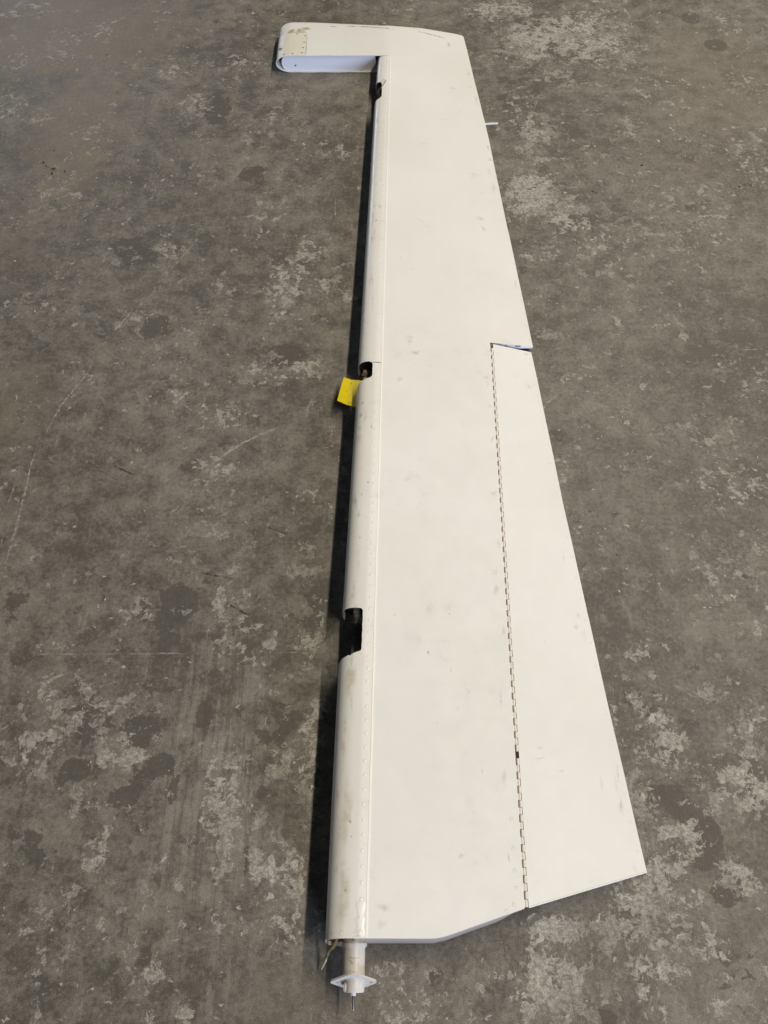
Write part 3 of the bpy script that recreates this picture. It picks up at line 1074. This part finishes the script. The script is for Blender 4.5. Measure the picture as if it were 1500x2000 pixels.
for X, Yv in ((-0.2734, 2.757), (-0.2749, 2.718), (-0.2768, 2.685), (-0.2790, 2.6545), (-0.3110, 2.650), (-0.3400, 2.650), (-0.302, 2.768)):
    put("screw", SCREW, X, Yv, lambda x, y: on_top(x, y, 0.0009), COVER, 0.85)

# joint between the two nose sheets
ribbon("sheet_joint", [(x_seam(1.2725), 1.2725), (-0.0275, 1.2725)], 0.0022, M['joint'], NOSE_B, lambda x, y: z_nose(x, y) + 0.0002, jag=0.1)

# creased doubler strip by the inboard corner
bm = bmesh.new()
P = []
for j in range(19):
    Y = 0.021 + 0.052 * j / 18
    w = 0.0075 + 0.0012 * math.sin(j * 0.9) - (0.0022 if j in (10, 11) else 0)
    row = []
    for i in range(7):
        u = -1 + 2 * i / 6
        X = x_seam(Y) - 0.0105 + u * w
        row.append(Vector((X, Y, z_nose(X, Y) + 0.0001 + 0.0006 * (1 - u ** 4) * (1 if 0 < j < 18 else 0))))
    P.append(row)
grid_faces(bm, P)
part("doubler_strip", bm, M['nose'])
put("rivet", RIV, -0.0405, 0.0480, lambda x, y: z_nose(x, y) + 0.0006, NOSE_A, 0.9)
put("rivet", RIV, -0.0400, 0.0260, lambda x, y: z_nose(x, y) + 0.0006, NOSE_A, 1.35)

# ---- inboard end: canted closing rib
bm = bmesh.new()
P = []
for i in range(41):
    X = x_seam(0.02) - 0.02 + (0.2405 - x_seam(0.02) + 0.02) * i / 40
    y0 = y_root(X)
    zt_, zb_ = z_top(X, max(y0, 0.018)) - 0.0006, z_bot(X, max(y0, 0.018)) + 0.0005
    cant = 0.0065 if X < 0.2 else 0.0065 * (0.2420 - X) / 0.042
    P.append([Vector((X, y0 + 0.0008, zt_)), Vector((X, y0 - 0.0012, zt_ - 0.0020)), Vector((X, y0 - cant, zb_ + 0.012 * (zt_ / 0.1))), Vector((X, y0 - cant + 0.001, zb_))])
grid_faces(bm, P)
part("inboard_closing_rib", bm, M['lip'], smooth=50)
bm = bmesh.new()
pts = [nose_pt(q / 40, 0.022, lift=-0.0012)[0] for q in range(41)]
bm.faces.new([bm.verts.new(Vector((p.x, 0.023 - 0.010 * (1 - p.z / 0.1), p.z))) for p in pts])
part("nose_end_rib", bm, M['rust'], smooth=0, weld=1e-4)

# ---- trim tab


def tab_z(X, Y, top=True):
    h = x_hinge(Y) + HG - 0.001
    zh = z_top(x_hinge(Y), Y)
    t = max(0, min(1, (X - h) / (x_te(Y) - h)))
    return (zh + (0.0045 - zh) * t) if top else max(0.0012, (z_bot(h, Y) + 0.002) * (1 - t) + 0.0016 * t)


bm = bmesh.new()
rows = {}
for top in (True, False):
    P = []
    for j in range(37):
        row = []
        for i in range(15):
            t = i / 14
            Y = 0.07 + 1.306 * j / 36
            for _ in range(3):
                xa = x_hinge(min(max(Y, 0), 1.379)) + HG - 0.001
                xb = x_te(min(max(Y, 0.126), 1.376))
                X = xa + (xb - xa) * t
                y0 = y_root(X) + 0.0005
                Y = y0 + (1.3745 - 0.002 * t - y0) * j / 36
            z = tab_z(X, min(Y, 1.376), top)
            wob = 0.0006 * math.sin(7 * Y + 11 * X) * math.sin(9 * X) if top else 0
            row.append(Vector((X, Y, z + wob * t * (1 - t) * 4)))
        P.append(row)
    rows[top] = P
    grid_faces(bm, P)
T, B = rows[True], rows[False]
grid_faces(bm, [T[0], B[0]])
grid_faces(bm, [T[-1], B[-1]])
grid_faces(bm, [[r_[-1] for r_ in T], [r_[-1] for r_ in B]])
grid_faces(bm, [[r_[0] for r_ in T], [r_[0] for r_ in B]])
TAB = part("trim_tab", bm, M['tab'])
Y = 0.16
while Y < 1.36:
    put("rivet", RIV_TE, x_te(Y) - 0.0085, Y, tab_z, TAB)
    Y += 0.0508
# rolled lower edge of the tab at the inboard end
bm = bmesh.new()
tube(bm, [T[0][i] + Vector((0, -0.0002, -0.0012)) for i in range(0, 15)], 0.0016, 8)
part("tab_edge_fold", bm, M['tab'], TAB)

# ---- rib in the notch above the tab
out = []
P = []
bm = bmesh.new()
for i in range(13):
    X = x_hinge(1.379) - 0.001 + (x_te(1.3801) - 0.001 - x_hinge(1.379)) * i / 12
    P.append([Vector((X, 1.3830, z_top(X, 1.3805) - 0.0007)), Vector((X, 1.3800, z_bot(X, 1.3805) + 0.0006))])
grid_faces(bm, P)
NRIB = part("notch_rib", bm, M['rib'], smooth=0)
for X in (0.3215, 0.352):
    bm = bmesh.new()
    z = (z_top(X, 1.3805) + z_bot(X, 1.3805)) / 2 + (0.002 if X < 0.33 else 0.003)
    if X < 0.33:
        tube(bm, [(X, 1.3815, z), (X, 1.3795, z)], 0.0017, 8)
    else:
        for v in bmesh.ops.create_cube(bm, size=1.0)['verts']:
            v.co = Vector((X + v.co.x * 0.014, 1.3803 + v.co.y * 0.002, z + v.co.z * 0.003))
    part("rib_slot", bm, M['dark'], NRIB)

# ---- piano hinge
HINGE = bpy.data.objects.new("piano_hinge", None)
COL.objects.link(HINGE)
HINGE.parent = ELEV
HINGE.matrix_parent_inverse = parent_inv(ELEV)


def hpart(name, bm, mat):
    return part(name, bm, mat, HINGE)


PIT = 0.0127
kn = bmesh.new()
P = []
W = 0.0030
for yy in (-PIT / 2 + 0.00035, PIT / 2 - 0.00035):
    P.append([Vector((W * math.cos(math.pi * q / 8), yy, W * 0.9 * math.sin(math.pi * q / 8))) for q in range(9)])
grid_faces(kn, P)
for row, rev in ((P[0], 0), (P[1], 1)):
    kn.faces.new([kn.verts.new(p) for p in (row[::-1] if rev else row)])
# leaf tongue that ties the knuckle to its own side
for v in bmesh.ops.create_cube(kn, size=1.0)['verts']:
    v.co = Vector((-0.0026 + v.co.x * 0.0030, v.co.y * (PIT - 0.0007), 0.0012 + v.co.z * 0.0016))
bmesh.ops.remove_doubles(kn, verts=kn.verts, dist=1e-6)
bmesh.ops.recalc_face_normals(kn, faces=kn.faces)
KME = bpy.data.meshes.new("knuckle")
kn.to_mesh(KME)
kn.free()
KME.materials.append(M['knuckle'])
KME.polygons.foreach_set("use_smooth", [True] * len(KME.polygons))
KME.set_sharp_from_angle(angle=R(40))
hd = Vector((x_hinge(1.37) - x_hinge(0.07), 1.30, 0)).normalized()
ang = math.atan2(-hd.x, hd.y)
for q in range(102):
    Y = 0.0722 + PIT * q
    if Y > 1.366:
        break
    main_side = q % 2 == 0
    if q == 20:                      # one knuckle has broken away
        continue
    X = x_hinge(Y) + (-0.0005 if main_side else 0.0005)
    o = bpy.data.objects.new("knuckle", KME)
    COL.objects.link(o)
    o.parent = HINGE
    o.matrix_parent_inverse = parent_inv(HINGE)
    o.location = (X, Y, z_top(X, Y) - 0.0022)
    o.rotation_euler = (0, 0, ang + (0 if main_side else math.pi))
bm = bmesh.new()
tube(bm, [(x_hinge(0.066 + 1.30 * q / 20), 0.066 + 1.30 * q / 20, z_top(x_hinge(0.066 + 1.30 * q / 20), 0.066 + 1.30 * q / 20) - 0.0018) for q in range(21)], 0.0011, 8)
hpart("hinge_pin", bm, M['darksteel'])
bm = bmesh.new()
P = []
for q in range(31):
    Y = 0.066 + 1.308 * q / 30
    X = x_hinge(Y)
    z = z_top(X, Y) - 0.0030
    P.append([Vector((X - HG + 0.0002, Y, z)), Vector((X + HG, Y, z - 0.0008))])
grid_faces(bm, P)
hpart("hinge_channel", bm, M['grime'])

# ---- torque tube with its flange
bm = bmesh.new()
CX, CZ = -0.0512, 0.050
tube(bm, [(CX, 0.030, CZ), (CX, -0.010, CZ), (CX, -0.034, CZ), (CX, -0.0425, CZ)], [0.0190, 0.0190, 0.0191, 0.0191], 32)
TUBE = part("torque_tube", bm, M['tube'])
bm = bmesh.new()
tube(bm, [(CX, 0.0115, CZ), (CX, 0.0045, CZ)], [0.0215, 0.0203], 32)
part("tube_collar", bm, M['tube'], TUBE)
ca = R(21)
dia = []
for (u0, v0) in ((0.0385, 0.0), (0.0, 0.034), (-0.0385, 0.0), (0.0, -0.034)):
    rr = 0.0075 if u0 else 0.014
    base = math.atan2(v0, u0)
    for q in range(7):
        a = base - 0.72 + 1.44 * q / 6
        L = math.hypot(u0, v0) - rr
        dia.append((L * math.cos(base) + rr * math.cos(a), L * math.sin(base) + rr * math.sin(a)))
FL = plate("flange", dia, [circle(-0.0275, 0.0, 0.0036, 14), circle(0.0275, 0.0, 0.0036, 14)], 0.0032, M['tube'], TUBE,
           lambda c: Vector((CX + c.x, -0.0445 + c.y * math.sin(ca) - c.z * math.cos(ca), CZ + c.y * math.cos(ca) + c.z * math.sin(ca))))
bm = bmesh.new()
tube(bm, [(CX + 0.0015, -0.040, CZ), (CX + 0.0015, -0.0585, CZ + 0.001), (CX + 0.0015, -0.0600, CZ + 0.001)], [0.0172, 0.0168, 0.0155], 28)
part("hub", bm, M['tube'], TUBE)
bm = bmesh.new()
tube(bm, [(CX, -0.056, CZ + 0.004), (CX - 0.0002, -0.0645, CZ + 0.004)], 0.0048, 14)
part("pin_collar", bm, M['rib'], TUBE)
bm = bmesh.new()
tube(bm, [(CX, -0.060, CZ + 0.003), (CX + 0.0004, -0.083, CZ - 0.001), (CX + 0.0006, -0.0855, CZ - 0.0015)], [0.0021, 0.0021, 0.0008], 10)
part("cable_end", bm, M['steel'], TUBE)
# cast lug beside the hub
bm = bmesh.new()
for v in bmesh.ops.create_cube(bm, size=1.0)['verts']:
    v.co = Vector((CX - 0.0125 + v.co.x * 0.007, -0.0525 + v.co.y * 0.013, CZ + 0.006 + v.co.z * 0.012))
bmesh.ops.bevel(bm, geom=bm.edges[:], offset=0.0018, segments=2, affect='EDGES')
part("hub_lug", bm, M['tube'], TUBE)

# ---- small attachments
bm = bmesh.new()
wy = 2.338
for zc in (0.0135,):
    tube(bm, [(x_te(wy) - 0.012, wy + 0.0002, 0.0085), (0.340, wy, 0.0105), (0.371, wy - 0.0022, 0.0135)], 0.0031, 10)
part("static_wick", bm, M['bead'])
bm = bmesh.new()
tube(bm, [(-0.026, 2.455, 0.036), (-0.019, 2.452, 0.050), (-0.010, 2.452, 0.060), (-0.001, 2.466, 0.0645), (0.006, 2.486, 0.0655)], 0.0016, 8)
part("bonding_wire", bm, M['wire'])
bm = bmesh.new()
pts = [(-0.079, 0.022, 0.052), (-0.083, 0.010, 0.056), (-0.0865, 0.0055, 0.054), (-0.0935, 0.0005, 0.046), (-0.097, -0.006, 0.034), (-0.1015, -0.016, 0.022), (-0.1085, -0.028, 0.014)]
tube(bm, pts, [0.0022, 0.0024, 0.0030, 0.0024, 0.0021, 0.0019, 0.0010], 8)
part("frayed_cord", bm, M['cord'])

# ---- scuffs and stains on the paint
up = lambda d: (lambda x, y: on_top(x, y, d))
for pts, w in (([(-0.135, 2.8175), (-0.095, 2.8165)], 0.0035), ([(-0.108, 2.8155), (-0.06, 2.8140), (-0.01, 2.8075), (0.035, 2.8025)], 0.0042),
               ([(0.12, 2.820), (0.16, 2.818), (0.22, 2.809)], 0.0035), ([(-0.19, 2.815), (-0.165, 2.815)], 0.006)):
    ribbon("scuff", pts, w, M['scuff'], SKIN, up(0.0006), jag=0.4)
for (x, y, rx, ry, ro, m) in ((0.0807, 1.3186, 0.012, 0.010, 0.2, 'soft'), (0.040, 1.2273, 0.010, 0.016, 0, 'smudge'), (0.0657, 1.3614, 0.016, 0.020, 0.5, 'smudge'),
                              (0.0891, 0.5223, 0.005, 0.004, 0, 'soft'), (0.1366, 0.6086, 0.0028, 0.0028, 0, 'soft'), (0.0212, 0.600, 0.007, 0.003, 0.3, 'smudge'),
                              (0.1369, 0.1469, 0.009, 0.006, 0, 'smudge'), (0.0000, 0.0643, 0.016, 0.010, -0.4, 'smudge'), (-0.0040, 0.0390, 0.011, 0.008, -0.3, 'smudge'),
                              (0.2848, 1.8650, 0.014, 0.016, 0, 'smudge'), (0.2895, 1.8213, 0.012, 0.014, 0, 'smudge'), (0.231, 2.5074, 0.012, 0.012, 0, 'smudge'),
                              (0.228, 2.775, 0.004, 0.022, 0.25, 'soft')):
    blotch("smudge", x, y, rx, ry, M[m], SKIN, up(0.0006), ro)
for (x, y, rx, ry, m) in ((-0.0358, 0.9165, 0.0034, 0.0065, 'soft'), (-0.050, 0.885, 0.003, 0.004, 'soft'), (-0.055, 0.835, 0.0025, 0.010, 'soft'),
                          (-0.052, 0.775, 0.003, 0.004, 'soft'), (-0.060, 0.20, 0.004, 0.004, 'soft'), (-0.058, 0.175, 0.003, 0.003, 'soft'), (-0.066, 0.09, 0.003, 0.003, 'soft'),
                          (-0.068, 0.08, 0.016, 0.06, 'haze'), (-0.066, 0.22, 0.014, 0.06, 'haze'), (-0.055, 1.11, 0.006, 0.010, 'soft'), (-0.052, 1.145, 0.004, 0.008, 'soft'),
                          (-0.06, 1.04, 0.012, 0.02, 'smudge'), (-0.066, 0.46, 0.014, 0.04, 'haze'), (-0.022, 1.80, 0.004, 0.006, 'soft'), (-0.012, 1.86, 0.012, 0.012, 'smudge'),
                          (-0.045, 0.0215, 0.004, 0.0025, 'soft'), (-0.050, 0.020, 0.002, 0.002, 'soft')):
    blotch("smudge", x, y, rx, ry, M[m], NOSE_A if y < 1.27 else NOSE_B, lambda x, y: z_nose(x, y) + 0.0004)
for q in range(26):
    yv = random.uniform(0.08, 2.5)
    xv = x_nose(yv) + random.uniform(0.010, 0.030)
    blotch("smear", xv, yv, random.uniform(0.003, 0.008), random.uniform(0.012, 0.05), M['smudge'], NOSE_A if yv < 1.27 else NOSE_B, lambda x, y: z_nose(x, y) + 0.0004)
for q in range(9):      # grime handled into the edges
    yv = random.uniform(1.45, 2.8)
    blotch("smudge", x_te(yv) - random.uniform(0.008, 0.022), yv, random.uniform(0.004, 0.012), random.uniform(0.008, 0.03), M['smudge'], SKIN, up(0.0006))
for q in range(12):
    yv = random.uniform(0.09, 1.34)
    blotch("smudge", x_hinge(yv) - random.uniform(0.012, 0.03), yv, random.uniform(0.003, 0.010), random.uniform(0.006, 0.03), M['smudge'], SKIN, up(0.0006))
for q in range(8):
    yv = random.uniform(0.2, 1.34)
    blotch("smudge", x_te(yv) - random.uniform(0.010, 0.03), yv, random.uniform(0.003, 0.010), random.uniform(0.006, 0.03), M['smudge'], TAB, lambda x, y: tab_z(x, y) + 0.0010)
z_tube = lambda x, y: CZ + math.sqrt(max(1e-6, 0.0194 ** 2 - (x - CX) ** 2))
ribbon("scuff", [(CX - 0.010, -0.0085), (CX + 0.001, -0.0105), (CX + 0.012, -0.0100)], 0.0022, M['soft'], TUBE, z_tube, step=0.002)
ribbon("scuff", [(CX - 0.011, -0.0125), (CX - 0.003, -0.0140)], 0.0022, M['soft'], TUBE, z_tube, step=0.002)
blotch("smudge", CX - 0.003, -0.017, 0.004, 0.004, M['soft'], TUBE, z_tube)
blotch("smudge", CX + 0.001, -0.033, 0.013, 0.004, M['smudge'], TUBE, z_tube)
for (x, y, rx, ry) in ((-0.300, 2.792, 0.034, 0.016), (-0.275, 2.800, 0.022, 0.014), (-0.325, 2.785, 0.02, 0.012)):
    blotch("stain", x, y, rx, ry, M['stain'], COVER, up(0.0012), 0.1, 1.1)
for (x, y, rx, ry, ro) in ((0.2823 + 0.018, 0.3401, 0.010, 0.004, 0.5), (0.4185, 0.2799, 0.005, 0.016, 0), (0.4600, 0.1340, 0.004, 0.014, 0.3), (0.300, 0.322, 0.012, 0.004, 0.4),
                           (0.34, 0.30, 0.012, 0.003, 0.1), (0.30, 1.345, 0.012, 0.0015, -0.15), (0.375, 1.362, 0.014, 0.006, 0), (0.41, 0.60, 0.008, 0.01, 0)):
    blotch("smudge", x, y, rx, ry, M['smudge'], TAB, lambda x, y: tab_z(x, y) + 0.0010, ro)

# ------------------------------------------------------------------ yellow tag stuck to the nose
bm = bmesh.new()
A, B_, C_, D_ = Vector((-0.1020, 1.2650, 0)), Vector((-0.0560, 1.2400, 0)), Vector((-0.1165, 1.1900, 0)), Vector((-0.0580, 1.1540, 0))
P = []
for j in range(9):
    row = []
    for i in range(13):
        u, v = i / 12, j / 8
        p = A.lerp(B_, u).lerp(C_.lerp(D_, u), v)
        p.z = 0.0330 + 0.006 * u + 0.020 * max(0, u - 0.42) + 0.0015 * math.sin(v * 3) * (1 - u)
        row.append(p)
    P.append(row)
grid_faces(bm, P)
TAG = from_bm("yellow_tag", bm, M['yellow'], None, 60)
solid(TAG, 0.0004, 0.0)
for q, (u, v, rx, ry) in enumerate(((0.55, 0.90, 0.006, 0.005), (0.46, 0.16, 0.004, 0.004), (0.30, 0.5, 0.002, 0.012))):
    p = A.lerp(B_, u).lerp(C_.lerp(D_, u), v)
    blotch("smudge", p.x, p.y, rx, ry, M['tagmark'], TAG, lambda x, y, p=p, u=u: 0.0337 + 0.006 * u + 0.020 * max(0, u - 0.42) + 0.0012)
tag(TAG, "bright yellow plastic tag sticking out from under the elevator's nose by the middle cut-out", "tag")
